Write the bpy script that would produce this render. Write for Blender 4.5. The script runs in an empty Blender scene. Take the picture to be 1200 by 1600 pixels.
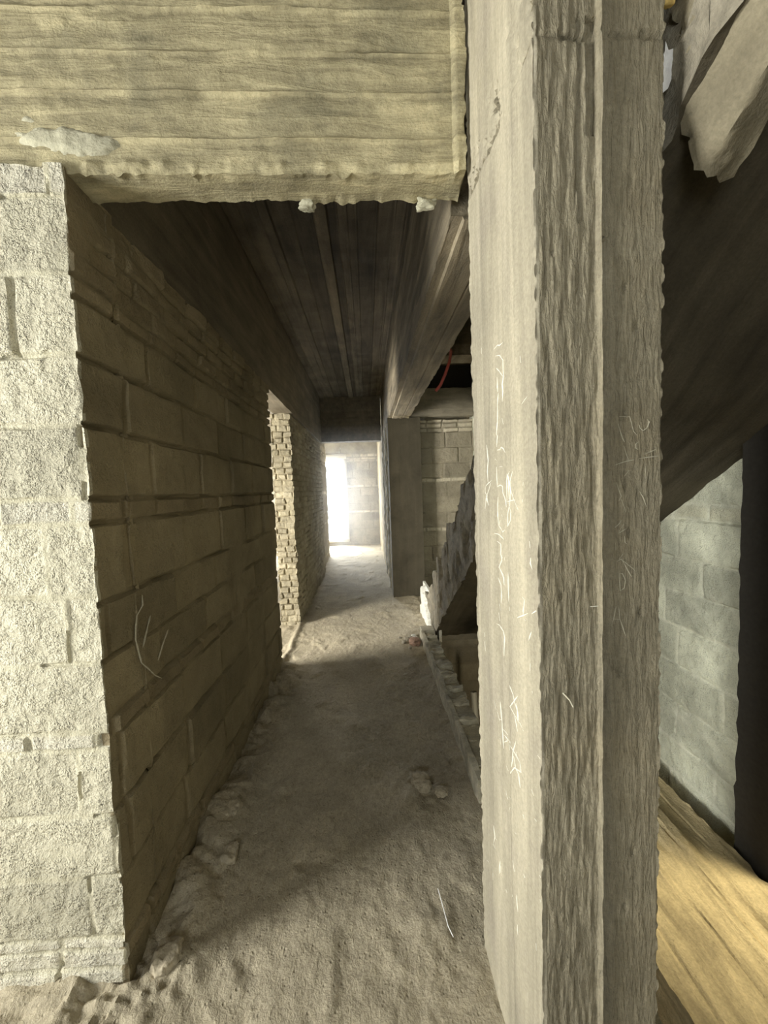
import bpy, math, random
import numpy as np
from mathutils import Matrix, Vector

# ---------------------------------------------------------------- camera
scene = bpy.context.scene
col = scene.collection
CAM_R = ((0.99829, -0.04578, -0.03640), (0.03906, 0.05849, 0.99752), (0.04354, 0.99724, -0.06018))  # right, up, forward
cd = bpy.data.cameras.new('camera'); cam = bpy.data.objects.new('camera', cd); col.objects.link(cam)
r, u, f = (Vector(v) for v in CAM_R)
m = Matrix(((r.x, u.x, -f.x, 0), (r.y, u.y, -f.y, 0), (r.z, u.z, -f.z, 1.5), (0, 0, 0, 1)))
cam.matrix_world = m
cd.sensor_fit = 'HORIZONTAL'; cd.sensor_width = 36; cd.lens = 590 / 1200 * 36; cd.clip_start = 0.02
scene.camera = cam

# ---------------------------------------------------------------- light and exposure
scene.view_settings.view_transform = 'Standard'; scene.view_settings.look = 'None'
scene.view_settings.gamma = 1; scene.view_settings.use_curve_mapping = False
scene.view_settings.exposure = 0.0
w = bpy.data.worlds.new('daylight'); scene.world = w; w.use_nodes = True
bg = w.node_tree.nodes['Background']; bg.inputs[0].default_value = (0.86, 0.95, 1.0, 1); bg.inputs[1].default_value = 4.0
scene.cycles.max_bounces = 8; scene.cycles.diffuse_bounces = 6
scene.cycles.sample_clamp_indirect = 6

def area(name, loc, target, sx, sy, power, color):
    l = bpy.data.lights.new(name, 'AREA'); l.shape = 'RECTANGLE'; l.size = sx; l.size_y = sy
    l.energy = power; l.color = color
    o = bpy.data.objects.new(name, l); col.objects.link(o); o.location = loc
    o.rotation_euler = (Vector(target) - Vector(loc)).to_track_quat('-Z', 'Z').to_euler()
    return o
area('window_daylight_left', (-3.3, 0.10, 1.5), (0, 0.16, 1.4), 0.85, 1.8, 330, (1.0, 0.975, 0.88))
area('fill_back', (-0.9, -2.45, 1.7), (-0.9, 3, 1.5), 1.4, 1.7, 20, (1.0, 0.95, 0.80))  # added fill from behind the camera, its source is unseen
area('fill_strip', (1.95, 1.0, 2.1), (1.25, 1.22, 0.0), 0.3, 0.5, 3.2, (1.0, 0.88, 0.60)).data.spread = math.radians(34)  # added narrow warm lamp that brightens the concrete strip
area('window_daylight_side_room', (-3.3, 2.55, 1.5), (0, 3.9, 0.9), 0.9, 1.5, 380, (1.0, 0.95, 0.84))
area('window_daylight_far', (-1.3, 10.7, 1.4), (-1.3, 6, 0.6), 1.0, 2.1, 380, (0.93, 0.97, 1.0))
area('window_daylight_far_left', (-3.7, 9.0, 1.5), (0, 9.0, 1.2), 1.6, 1.8, 260, (1.0, 0.96, 0.9))
area('fill_lower_floor', (0.72, -2.3, -1.3), (0.75, 3.9, -0.4), 0.5, 1.4, 60, (1.0, 0.86, 0.58))  # added lamp inside the closed lower wall, brightens the stairwell

# ---------------------------------------------------------------- numpy noise and mesh helpers
def _hash(i, j, k, s):
    n = (i * 73856093) ^ (j * 19349663) ^ (k * 83492791) ^ (s * 2654435761)
    n = n & 0xffffffff
    n = (n ^ (n >> 15)) * 2246822519 & 0xffffffff
    n = (n ^ (n >> 13)) * 3266489917 & 0xffffffff
    n = n ^ (n >> 16)
    return (n & 0xffffff) / float(0xffffff)
def vnoise(P, s=0):
    P = np.asarray(P, float); I = np.floor(P).astype(np.int64); F = P - I; F = F * F * (3 - 2 * F)
    out = 0
    for a in (0, 1):
        wa = F[:, 0] if a else 1 - F[:, 0]
        for b in (0, 1):
            wb = F[:, 1] if b else 1 - F[:, 1]
            for c in (0, 1):
                wc = F[:, 2] if c else 1 - F[:, 2]
                out = out + wa * wb * wc * _hash(I[:, 0] + a, I[:, 1] + b, I[:, 2] + c, s)
    return out * 2 - 1
def fbm(P, scale, s=0, octs=3):
    P = np.asarray(P, float) * np.asarray(scale, float); o = 0; a = 1.0; t = 0
    for q in range(octs):
        o = o + a * vnoise(P + 17.3 * q, s + q); t += a; a *= .5; P = P * 2.03
    return o / t
def sstep(x, a, b):
    t = np.clip((x - a) / (b - a), 0, 1); return t * t * (3 - 2 * t)
def hash1(a, s=0):
    a = np.asarray(a).astype(np.int64); return _hash(a, a * 0 + 7, a * 0 + 3, s)
def hash2(a, b, s=0):
    return _hash(np.asarray(a).astype(np.int64), np.asarray(b).astype(np.int64), np.zeros_like(np.asarray(a).astype(np.int64)), s)

def L(*segs):
    """grid lines: alternating value, step, value, step, ..., value"""
    out = [segs[0]]
    for i in range(1, len(segs), 2):
        st, b = segs[i], segs[i + 1]; n = max(1, int(round((b - out[-1]) / st)))
        out += list(np.linspace(out[-1], b, n + 1)[1:])
    return np.array(out)

def gbox(xs, ys, zs):
    """welded surface grid of a box -> points, smooth normals, quads"""
    nx, ny, nz = len(xs), len(ys), len(zs)
    idx = -np.ones((nx, ny, nz), np.int64)
    surf = np.zeros((nx, ny, nz), bool)
    surf[0] = surf[-1] = True; surf[:, 0] = surf[:, -1] = True; surf[:, :, 0] = surf[:, :, -1] = True
    I, J, K = np.nonzero(surf); idx[I, J, K] = np.arange(len(I))
    P = np.stack([xs[I], ys[J], zs[K]], 1)
    N = np.stack([(I == nx - 1) * 1. - (I == 0), (J == ny - 1) * 1. - (J == 0), (K == nz - 1) * 1. - (K == 0)], 1)
    Q = []
    def q(g, flip):
        a, b, c, d = g[:-1, :-1], g[1:, :-1], g[1:, 1:], g[:-1, 1:]
        z = np.stack([a, b, c, d], -1).reshape(-1, 4)
        Q.append(z[:, ::-1] if flip else z)
    q(idx[:, :, 0], True); q(idx[:, :, -1], False)
    q(idx[:, 0, :], False); q(idx[:, -1, :], True)
    q(idx[0], True); q(idx[-1], False)
    N /= np.linalg.norm(N, axis=1)[:, None]
    return P, N, np.concatenate(Q)

def mkmesh(name, V, Q, mats, attrs=None, loc=(0, 0, 0), parent=None, sharp=0.7, smooth=True, tris=False):
    me = bpy.data.meshes.new(name)
    V = np.asarray(V, np.float32) - np.asarray(loc, np.float32); Q = np.asarray(Q, np.int32); k = Q.shape[1]
    me.vertices.add(len(V)); me.vertices.foreach_set('co', V.ravel())
    me.loops.add(Q.size); me.loops.foreach_set('vertex_index', Q.ravel())
    me.polygons.add(len(Q)); me.polygons.foreach_set('loop_start', np.arange(0, Q.size, k, dtype=np.int32))
    me.polygons.foreach_set('loop_total', np.full(len(Q), k, np.int32)) if bpy.app.version < (4, 0) else None
    me.update(calc_edges=True)
    if smooth:
        me.polygons.foreach_set('use_smooth', np.ones(len(Q), bool)); me.set_sharp_from_angle(angle=sharp)
    for n_, v in (attrs or {}).items():
        a = me.attributes.new(n_, 'FLOAT', 'POINT'); a.data.foreach_set('value', np.asarray(v, np.float32))
    me.materials.append(mats); me.validate()
    o = bpy.data.objects.new(name, me); col.objects.link(o)
    if parent is not None:
        o.parent = parent
    else:
        o.location = loc
    return o
def child(name, V, Q, mat, parent, **kw):
    return mkmesh(name, V, Q, mat, loc=tuple(parent.location), parent=parent, **kw)
def tag(o, label, cat, group=None):
    o['label'] = label; o['category'] = cat; o['kind'] = 'thing'
    if group: o['group'] = group
    return o
def struct(o):
    o['kind'] = 'structure'; return o

# ---------------------------------------------------------------- materials
def nodes(name):
    mt = bpy.data.materials.new(name); mt.use_nodes = True; nt = mt.node_tree
    for n in list(nt.nodes): nt.nodes.remove(n)
    out = nt.nodes.new('ShaderNodeOutputMaterial'); b = nt.nodes.new('ShaderNodeBsdfPrincipled')
    nt.links.new(b.outputs[0], out.inputs[0])
    return mt, nt, b
def N_(nt, t, **kw):
    n = nt.nodes.new(t)
    for k, v in kw.items():
        if k.startswith('i_'): n.inputs[k[2:]].default_value = v
        else: setattr(n, k, v)
    return n
def math_(nt, op, a, b=None, c=None):
    n = nt.nodes.new('ShaderNodeMath'); n.operation = op
    for i, v in enumerate((a, b, c)):
        if v is None: continue
        if isinstance(v, (int, float)): n.inputs[i].default_value = v
        else: nt.links.new(v, n.inputs[i])
    return n.outputs[0]
def noise(nt, vec, scale, detail=4, rough=.6, dist=0.0):
    n = N_(nt, 'ShaderNodeTexNoise'); n.inputs['Scale'].default_value = scale; n.inputs['Detail'].default_value = detail
    n.inputs['Roughness'].default_value = rough; n.inputs['Distortion'].default_value = dist
    nt.links.new(vec, n.inputs['Vector']); return n.outputs[0]
def mapping(nt, vec, sc, rot=(0, 0, 0)):
    n = N_(nt, 'ShaderNodeMapping'); n.inputs['Scale'].default_value = sc; n.inputs['Rotation'].default_value = rot
    nt.links.new(vec, n.inputs['Vector']); return n.outputs[0]
def ramp(nt, fac, stops):
    n = N_(nt, 'ShaderNodeValToRGB'); e = n.color_ramp.elements
    while len(e) < len(stops): e.new(.5)
    for el, (p, c) in zip(e, stops):
        el.position = p; el.color = (*c, 1) if len(c) == 3 else c
    nt.links.new(fac, n.inputs[0]); return n.outputs[0]
def mixc(nt, fac, a, b, mode='MIX'):
    n = N_(nt, 'ShaderNodeMix'); n.data_type = 'RGBA'; n.blend_type = mode
    for s, v in ((0, fac), (6, a), (7, b)):
        if isinstance(v, (int, float)): n.inputs[s].default_value = v
        elif isinstance(v, tuple): n.inputs[s].default_value = (*v, 1) if len(v) == 3 else v
        else: nt.links.new(v, n.inputs[s])
    return n.outputs[2]
def bump(nt, b, h, strength, dist, prev=None):
    n = N_(nt, 'ShaderNodeBump'); n.inputs['Strength'].default_value = strength; n.inputs['Distance'].default_value = dist
    nt.links.new(h, n.inputs['Height'])
    if prev is not None: nt.links.new(prev, n.inputs['Normal'])
    return n.outputs[0]
def attr(nt, name):
    return N_(nt, 'ShaderNodeAttribute', attribute_name=name).outputs['Fac']
def scale3(c, k): return tuple(min(1, x * k) for x in c)

def concrete(name, base, grain=(1, 1, 1), grain_amt=.3, bump_g=.004, bump_f=.002, contrast=.35, rot=(0, 0, 0), tone=False, pits=0.0, tint=None, gs=14):
    """board formed concrete: grain = stretch of the wood grain in object space"""
    mt, nt, b = nodes(name)
    tc = N_(nt, 'ShaderNodeTexCoord').outputs['Object']
    st = mapping(nt, tc, grain, rot)
    big = noise(nt, tc, 2.6, 5, .62, .4)
    streak = noise(nt, st, gs, 5, .62, .6)
    fine = noise(nt, tc, 130, 3, .7)
    c = ramp(nt, big, [(.28, scale3(base, 1 - contrast)), (.52, base), (.75, scale3(base, 1 + contrast * .75))])
    if tint:
        patch = noise(nt, mapping(nt, tc, (1, 1, 1), (1, 2, 3)), 4.1, 4, .6, .3)
        c = mixc(nt, ramp(nt, patch, [(.5, (0, 0, 0)), (.66, (.7, .7, .7))]), c, tint)
    g = ramp(nt, streak, [(.3, (1 - grain_amt,) * 3), (.7, (1 + grain_amt * .6,) * 3)])
    c = mixc(nt, 1.0, c, g, 'MULTIPLY')
    c = mixc(nt, 1.0, c, ramp(nt, fine, [(.25, (.78,) * 3), (.75, (1.16,) * 3)]), 'MULTIPLY')
    if tone:
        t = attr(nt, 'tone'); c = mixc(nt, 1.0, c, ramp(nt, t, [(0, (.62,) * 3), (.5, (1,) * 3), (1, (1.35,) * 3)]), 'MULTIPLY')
    nt.links.new(c, b.inputs['Base Color']); b.inputs['Roughness'].default_value = .9
    b.inputs['Specular IOR Level'].default_value = .25
    n1 = bump(nt, b, streak, 1, bump_g); n2 = bump(nt, b, fine, 1, bump_f, n1)
    if pits:
        v = N_(nt, 'ShaderNodeTexVoronoi'); v.inputs['Scale'].default_value = 38; nt.links.new(tc, v.inputs['Vector'])
        pm = ramp(nt, v.outputs['Distance'], [(.05, (0, 0, 0)), (.2, (1, 1, 1))])
        n2 = bump(nt, b, pm, pits, .004, n2)
    nt.links.new(n2, b.inputs['Normal'])
    return mt

def masonry(name, block, mortar, thin, pit=.6, grainy=1.0, contrast=.25):
    """blocks, thin bricks and mortar told apart by the vertex attributes tone / joint / thin"""
    mt, nt, b = nodes(name)
    tc = N_(nt, 'ShaderNodeTexCoord').outputs['Object']
    big = noise(nt, tc, 3.2, 5, .62, .3)
    mid = noise(nt, tc, 26, 4, .65, .2)
    fine = noise(nt, tc, 170, 3, .7)
    c = mixc(nt, attr(nt, 'thin'), block, thin)
    c = mixc(nt, 1.0, c, ramp(nt, attr(nt, 'tone'), [(0, (.84,) * 3), (.5, (1,) * 3), (1, (1.12,) * 3)]), 'MULTIPLY')
    smear = math_(nt, 'ADD', attr(nt, 'joint'), ramp(nt, noise(nt, tc, 5.5, 5, .6, .5), [(.56, (0, 0, 0)), (.68, (.75,) * 3)]))
    sm = math_(nt, 'MINIMUM', smear, 1.0)
    c = mixc(nt, sm, c, mortar)
    c = mixc(nt, 1.0, c, ramp(nt, big, [(.3, (1 - contrast,) * 3), (.7, (1 + contrast * .7,) * 3)]), 'MULTIPLY')
    v = N_(nt, 'ShaderNodeTexVoronoi'); v.inputs['Scale'].default_value = 150; nt.links.new(tc, v.inputs['Vector'])
    grit = ramp(nt, v.outputs['Distance'], [(.12, (0, 0, 0)), (.42, (1,) * 3)])
    gm = math_(nt, 'MULTIPLY', ramp(nt, mid, [(.42, (0, 0, 0)), (.6, (1, 1, 1))]), math_(nt, 'SUBTRACT', 1.0, sm))
    speck = ramp(nt, fine, [(.36, (1 - pit,) * 3), (.47, (1,) * 3), (.7, (1.12,) * 3)])
    c = mixc(nt, 1.0, c, mixc(nt, math_(nt, 'MULTIPLY_ADD', gm, .75, .25), (1, 1, 1), speck), 'MULTIPLY')
    nt.links.new(c, b.inputs['Base Color']); b.inputs['Roughness'].default_value = .95; b.inputs['Specular IOR Level'].default_value = .15
    n1 = bump(nt, b, mid, 1, .006 * grainy); n2 = bump(nt, b, fine, 1, .0035 * grainy, n1)
    n3 = bump(nt, b, math_(nt, 'MULTIPLY', grit, gm), .7 * grainy, .003, n2)
    nt.links.new(n3, b.inputs['Normal'])
    return mt
def plain(name, base, rough=.7, bs=60, bd=.0015, amt=.15, metal=0):
    mt, nt, b = nodes(name); tc = N_(nt, 'ShaderNodeTexCoord').outputs['Object']
    n = noise(nt, tc, bs, 4, .6)
    nt.links.new(ramp(nt, n, [(.3, scale3(base, 1 - amt)), (.7, scale3(base, 1 + amt))]), b.inputs['Base Color'])
    nt.links.new(bump(nt, b, n, 1, bd), b.inputs['Normal']); b.inputs['Roughness'].default_value = rough; b.inputs['Metallic'].default_value = metal
    return mt

C_BLOCK = (.58, .55, .435); C_CONC = (.36, .32, .23); C_DUST = (.44, .39, .29)
M = dict(
    front=masonry('lit_pumice_block_wall', C_BLOCK, (.55, .52, .40), (.62, .59, .49), pit=.72, grainy=1.25, contrast=.16),  # lit copy of the wall blocks, brightness put into the colour
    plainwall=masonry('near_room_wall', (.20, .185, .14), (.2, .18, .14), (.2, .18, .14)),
    side=masonry('shaded_block_wall', (.32, .275, .18), (.315, .27, .18), (.31, .26, .17), pit=.3, grainy=.9),  # shaded copy of the same blocks, shade put into the colour
    back=masonry('stair_block_wall', (.36, .325, .25), (.34, .31, .24), (.58, .53, .42), pit=.35),
    right=masonry('right_block_wall', (.60, .61, .49), (.70, .70, .58), (.68, .67, .52), pit=.3, contrast=.45),
    stringer=concrete('stringer_concrete', (.30, .265, .185), (.9, .12, .12), .35, .005, .002, .3),
    beam=concrete('cross_beam_concrete', (.46, .41, .26), (.16, 1, 1), .45, .009, .002, .42, tint=(.26, .24, .16), gs=24),
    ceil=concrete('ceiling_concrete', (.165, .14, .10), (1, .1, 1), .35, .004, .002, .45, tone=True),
    lbeam=concrete('left_beam_concrete', (.22, .19, .14), (1, .1, .8), .3, .004, .002, .3),
    rbeam=concrete('right_beam_concrete', (.33, .28, .195), (1, .12, 1), .5, .008, .002, .3, tone=True),
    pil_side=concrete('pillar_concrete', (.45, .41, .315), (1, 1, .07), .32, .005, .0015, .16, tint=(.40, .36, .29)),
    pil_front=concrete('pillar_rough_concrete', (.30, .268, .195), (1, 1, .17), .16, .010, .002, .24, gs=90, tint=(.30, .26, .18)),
    column=concrete('column_concrete', (.10, .088, .062), (1, 1, .1), .15, .002, .001, .35),
    soffit=concrete('shaded_soffit_concrete', (.105, .09, .062), (.9, .12, .12), .35, .005, .002, .35),  # shade under the flight is put into this dark base colour
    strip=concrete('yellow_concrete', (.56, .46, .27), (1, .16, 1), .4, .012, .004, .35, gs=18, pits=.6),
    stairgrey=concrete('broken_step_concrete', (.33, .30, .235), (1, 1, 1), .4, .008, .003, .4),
    kerb=concrete('kerb_brick_and_mortar', (.60, .56, .44), (.5, 1, 1), .4, .006, .003, .35),
    grey=concrete('grey_concrete', (.27, .245, .19), (.3, 1, 1), .25, .004, .002, .3),
    doorwall=masonry('thin_brick_wall', (.40, .36, .26), (.36, .32, .23), (.43, .39, .29), pit=.5, grainy=1.2),
    floorlump=plain('dusty_mortar_clod', (.42, .37, .275), .95, 60, .006, .25),
    shade_dark=plain('shade_dark_concrete', (.04, .036, .03), .95),  # near-black colour that stands in for deep shade
    patch=concrete('pale_plaster_patch', (.52, .50, .38), (.3, 1, 1), .3, .006, .002, .25),
    floor=concrete('dusty_floor', C_DUST, (1, .7, 1), .2, .0055, .004, .25, gs=62, pits=.8, tint=(.35, .31, .225)),
    white=plain('white_plaster', (.72, .72, .66), .9, 30, .006, .2),
    chalk=plain('white_chalk', (.86, .85, .76), .9, 200, .0003, .05),
    scratch=plain('pale_scratched_cement', (.50, .47, .37), .9, 200, .0005, .15),
    pipe=plain('white_plastic_pipe', (.80, .80, .76), .4, 10, .0002, .04),
    red=plain('red_plastic_conduit', (.52, .10, .07), .45, 30, .0002, .08),
    yellow=plain('yellow_chip', (.75, .55, .2), .8),
    scrap=plain('white_plastic_scrap', (.85, .85, .86), .5, 60, .002, .05),
    frame=plain('white_window_frame', (.78, .76, .70), .4, 10, .0002, .03),
    rubble=plain('rubble_mortar', (.36, .33, .26), .95, 40, .006, .3),
    brickred=plain('reddish_brick_rubble', (.36, .24, .18), .95, 40, .005, .3),
)
CHALK = [[(0.944,1.836),(0.91,1.834),(0.902,1.829),(0.88,1.828)],[(0.933,1.816),(0.9,1.806),(0.882,1.789),(0.883,1.77),(0.881,1.753),(0.889,1.736),(0.886,1.719),(0.892,1.696)],[(0.929,1.786),(0.907,1.772),(0.884,1.752)],[(0.922,1.762),(0.921,1.726)],[(0.918,1.723),(0.925,1.696),(0.926,1.658),(0.933,1.626),(0.928,1.621),(0.937,1.595)],[(0.897,1.659),(0.887,1.643)],[(0.773,1.664),(0.747,1.673)],[(0.934,1.587),(0.914,1.586),(0.906,1.591),(0.89,1.586),(0.877,1.575)],[(0.779,1.763),(0.776,1.748)],[(1.042,1.875),(1.043,1.86)],[(1.009,1.609),(1.002,1.566)],[(1.006,1.6),(0.999,1.568),(1.007,1.536),(1.005,1.508)],[(0.972,1.513),(1.002,1.506),(1.034,1.496),(1.028,1.48),(1.011,1.472),(1.022,1.463),(1.038,1.435)],[(0.982,1.506),(1.0,1.487),(1.018,1.471),(1.002,1.446)],[(0.947,1.566),(0.939,1.562)],[(0.916,1.545),(0.897,1.544)],[(0.94,1.546),(0.937,1.517),(0.934,1.495),(0.916,1.5),(0.897,1.497),(0.895,1.481),(0.877,1.461),(0.875,1.447)],[(0.929,1.471),(0.934,1.437),(0.933,1.4),(0.91,1.39)],[(0.92,1.413),(0.927,1.401)],[(0.852,1.525),(0.856,1.492),(0.857,1.459)],[(0.837,1.53),(0.847,1.521),(0.838,1.505),(0.827,1.482),(0.814,1.466)],[(0.819,1.529),(0.833,1.507),(0.832,1.485),(0.84,1.456),(0.853,1.432),(0.855,1.404),(0.835,1.42),(0.832,1.439),(0.841,1.449)],[(0.865,1.459),(0.835,1.464),(0.81,1.466)],[(0.863,1.45),(0.85,1.458)],[(0.817,1.468),(0.793,1.446),(0.808,1.45)],[(0.84,1.521),(0.845,1.467)],[(0.91,1.444),(0.9,1.439)],[(0.908,1.428),(0.9,1.423)],[(0.913,1.39),(0.9,1.386),(0.888,1.392)],[(0.958,1.376),(0.928,1.376),(0.895,1.368)],[(0.944,1.357),(0.918,1.353),(0.919,1.327),(0.906,1.32)],[(0.919,1.325),(0.911,1.315),(0.933,1.292),(0.899,1.279)],[(0.894,1.324),(0.892,1.317)],[(0.739,1.352),(0.741,1.34),(0.734,1.329)],[(0.743,1.385),(0.741,1.371)],[(0.77,1.504),(0.773,1.497)],[(0.776,1.469),(0.776,1.462)],[(0.93,1.289),(0.91,1.281),(0.9,1.274),(0.898,1.255)],[(0.943,1.263),(0.92,1.25),(0.92,1.224),(0.921,1.203)],[(0.935,1.197),(0.927,1.183)],[(0.939,1.173),(0.934,1.153)],[(0.859,1.296),(0.856,1.261),(0.855,1.227)],[(0.853,1.216),(0.851,1.206)],[(0.953,1.139),(0.935,1.141),(0.909,1.136),(0.9,1.123),(0.907,1.073)],[(0.807,1.205),(0.756,1.232)],[(0.738,1.237),(0.706,1.257)],[(0.785,1.259),(0.773,1.255),(0.78,1.229),(0.778,1.222)],[(0.778,1.214),(0.766,1.212)],[(0.739,1.2),(0.754,1.175)],[(1.068,1.044),(1.062,1.018)],[(1.07,1.07),(1.071,1.057)],[(0.866,1.024),(0.847,1.015)],[(0.749,1.129),(0.75,1.112)],[(0.866,1.02),(0.84,1.012),(0.831,0.999),(0.817,0.987),(0.813,0.962),(0.802,0.966),(0.789,0.956)],[(0.811,1.024),(0.835,0.997),(0.861,0.97),(0.823,0.966),(0.809,0.963)],[(0.832,0.966),(0.817,0.936)],[(0.821,1.001),(0.809,0.969)],[(0.991,0.909),(0.972,0.895)],[(0.942,0.935),(0.935,0.898),(0.931,0.871),(0.926,0.852),(0.923,0.82)],[(0.963,0.894),(0.948,0.879)],[(0.951,0.881),(0.936,0.889)],[(0.931,0.868),(0.891,0.878)],[(0.921,0.839),(0.889,0.866),(0.92,0.859)],[(0.889,0.867),(0.845,0.873),(0.826,0.874),(0.803,0.873),(0.797,0.855),(0.837,0.835),(0.863,0.801),(0.878,0.824)],[(0.827,0.907),(0.845,0.867),(0.846,0.847),(0.857,0.821)],[(0.826,0.882),(0.821,0.873)],[(0.884,0.858),(0.885,0.843)],[(0.841,0.861),(0.832,0.84),(0.814,0.837),(0.803,0.813)],[(0.951,0.829),(0.942,0.818)],[(0.913,0.714),(0.902,0.701)],[(0.754,0.85),(0.742,0.846)],[(0.743,1.073),(0.74,1.069)],[(0.723,0.949),(0.712,0.949)],[(0.909,0.785),(0.893,0.783)],[(0.913,0.707),(0.895,0.705)],[(0.889,0.684),(0.882,0.697)],[(0.792,0.76),(0.788,0.753)],[(0.74,0.797),(0.731,0.799)],[(1.017,0.522),(1.005,0.499),(1.02,0.462),(1.002,0.467)],[(1.005,0.497),(0.991,0.504)],[(1.09,0.341),(1.074,0.351)],[(0.964,0.469),(0.968,0.428)],[(0.959,0.459),(0.96,0.439)],[(0.856,0.584),(0.847,0.564)],[(1.026,0.368),(1.027,0.345)],[(0.794,0.616),(0.79,0.61)],[(0.926,0.429),(0.919,0.426)],[(0.87,0.498),(0.864,0.48)],[(0.836,0.517),(0.83,0.481)],[(0.833,0.444),(0.833,0.417)],[(0.741,0.514),(0.739,0.499)],[(0.84,0.671),(0.834,0.673)],[(0.719,0.694),(0.714,0.693)],[(0.719,0.64),(0.716,0.637)],[(0.887,0.723),(0.867,0.73)]]
SCRATCH = [[(0.486,1.622),(0.507,1.621),(0.51,1.61),(0.514,1.593),(0.521,1.586)],[(0.484,1.608),(0.488,1.594),(0.493,1.58),(0.497,1.573)],[(0.541,1.615),(0.545,1.61),(0.541,1.599),(0.533,1.594),(0.527,1.599),(0.526,1.605)],[(0.495,1.567),(0.499,1.554),(0.505,1.538)],[(0.477,1.53),(0.493,1.535),(0.507,1.538),(0.516,1.539)],[(0.524,1.573),(0.519,1.569),(0.519,1.561),(0.523,1.558)],[(0.535,1.549),(0.55,1.554),(0.56,1.558)],[(0.525,1.541),(0.564,1.545)],[(0.507,1.52),(0.497,1.508)],[(0.538,1.526),(0.538,1.502)],[(0.481,1.497),(0.486,1.481),(0.49,1.47),(0.485,1.46)],[(0.49,1.464),(0.5,1.439)],[(0.527,1.478),(0.534,1.466),(0.541,1.447)],[(0.478,1.409),(0.488,1.418),(0.491,1.424)],[(0.478,1.41),(0.486,1.416),(0.491,1.423)],[(0.485,1.398),(0.494,1.403),(0.5,1.406)],[(0.486,1.401),(0.496,1.416)],[(0.497,1.392),(0.498,1.38),(0.502,1.376)],[(0.495,1.358),(0.486,1.347)],[(0.482,1.343),(0.49,1.347),(0.515,1.327),(0.519,1.322)],[(0.494,1.343),(0.503,1.326),(0.512,1.311)],[(0.487,1.319),(0.489,1.284),(0.497,1.289),(0.5,1.304),(0.494,1.318),(0.488,1.319)],[(0.479,1.38),(0.48,1.366)],[(0.481,1.253),(0.474,1.222)],[(0.486,1.253),(0.488,1.228),(0.494,1.211),(0.5,1.193)],[(0.474,1.229),(0.488,1.227)]]
TRACE = [[(1.297, 1.172), (1.296, 1.137), (1.261, 1.113), (1.25, 1.079), (1.245, 1.038), (1.256, 0.99), (1.266, 0.951), (1.298, 0.917), (1.339, 0.87), (1.376, 0.841)], [(1.335, 1.088), (1.307, 1.044), (1.279, 0.998)], [(1.442, 0.998), (1.401, 0.96), (1.361, 0.915)]]
# ---------------------------------------------------------------- the masonry wall surface
def brick_field(u, z, P, courses, lengths, seed, amp=.006, groove=.010, flush=.5):
    """courses: rising list of (z_start, kind) ending with (z_end, None); kind 'b' block, 't' thin brick"""
    zs = np.array([c[0] for c in courses]); kinds = [c[1] for c in courses[:-1]]
    zw = z + .006 * fbm(P, 3.1, seed, 2) + .0025 * fbm(P, 14, seed + 3, 2)
    ci = np.clip(np.searchsorted(zs, zw) - 1, 0, len(kinds) - 1)
    isthin = np.array([k == 't' for k in kinds])[ci]
    ln = np.where(isthin, lengths[1], lengths[0])
    uo = u + hash1(ci, seed) * .4 + .006 * fbm(P, 5, seed + 5, 2)
    bi = np.floor(uo / ln); fu = uo - bi * ln
    jit = (hash2(ci, bi, seed + 9) - .5) * .25 * ln * 0
    d = np.minimum(np.minimum(fu, ln - fu), np.minimum(zw - zs[ci], zs[ci + 1] - zw))
    d = np.maximum(d, 0)
    jm = 1 - sstep(d, .004, .012)
    tone = hash2(ci, bi, seed + 1)
    depth = sstep(fbm(P, 2.7, seed + 11, 3), -.55 + flush - .5, .25 + flush - .5)   # 0 = flush mortar, 1 = open joint
    off = (hash2(ci, bi, seed + 2) - .5) * 2 * amp + (hash2(ci, bi, seed + 4) - .5) * .02 * (fu / ln - .5) 
    h = off * (1 - jm) - jm * groove * depth + jm * (1 - depth) * .003
    h += .0035 * fbm(P, 18, seed + 21, 3) + .003 * fbm(P, 3, seed + 22, 2)
    crack = np.clip(1 - np.abs(d - .002) / .005, 0, 1) * (fbm(P, 9, seed + 31, 2) > .15)
    h -= crack * .009
    return h, tone, jm * (1 - depth * .4), isthin * (1 - jm)

def wall_box(name, xs, ys, zs, courses, mat, seed, lengths=(.39, .22), rough=.004, **kw):
    P, N, Q = gbox(xs, ys, zs)
    side = np.abs(N[:, 0]) > np.abs(N[:, 1])
    u = np.where(side, P[:, 1] + 40, P[:, 0] + 40)
    h, tone, jm, th = brick_field(u, P[:, 2], P, courses, lengths, seed, **kw)
    corner = (np.abs(N).max(1) < .9)
    V = P + N * h[:, None]
    r3 = np.stack([fbm(P, 11, seed + 41 + i, 3) for i in range(3)], 1)
    V = V + r3 * rough * np.where(corner, 1.6, 1.0)[:, None]
    return mkmesh(name, V, Q, mat, dict(tone=tone, joint=jm, thin=th))

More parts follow.
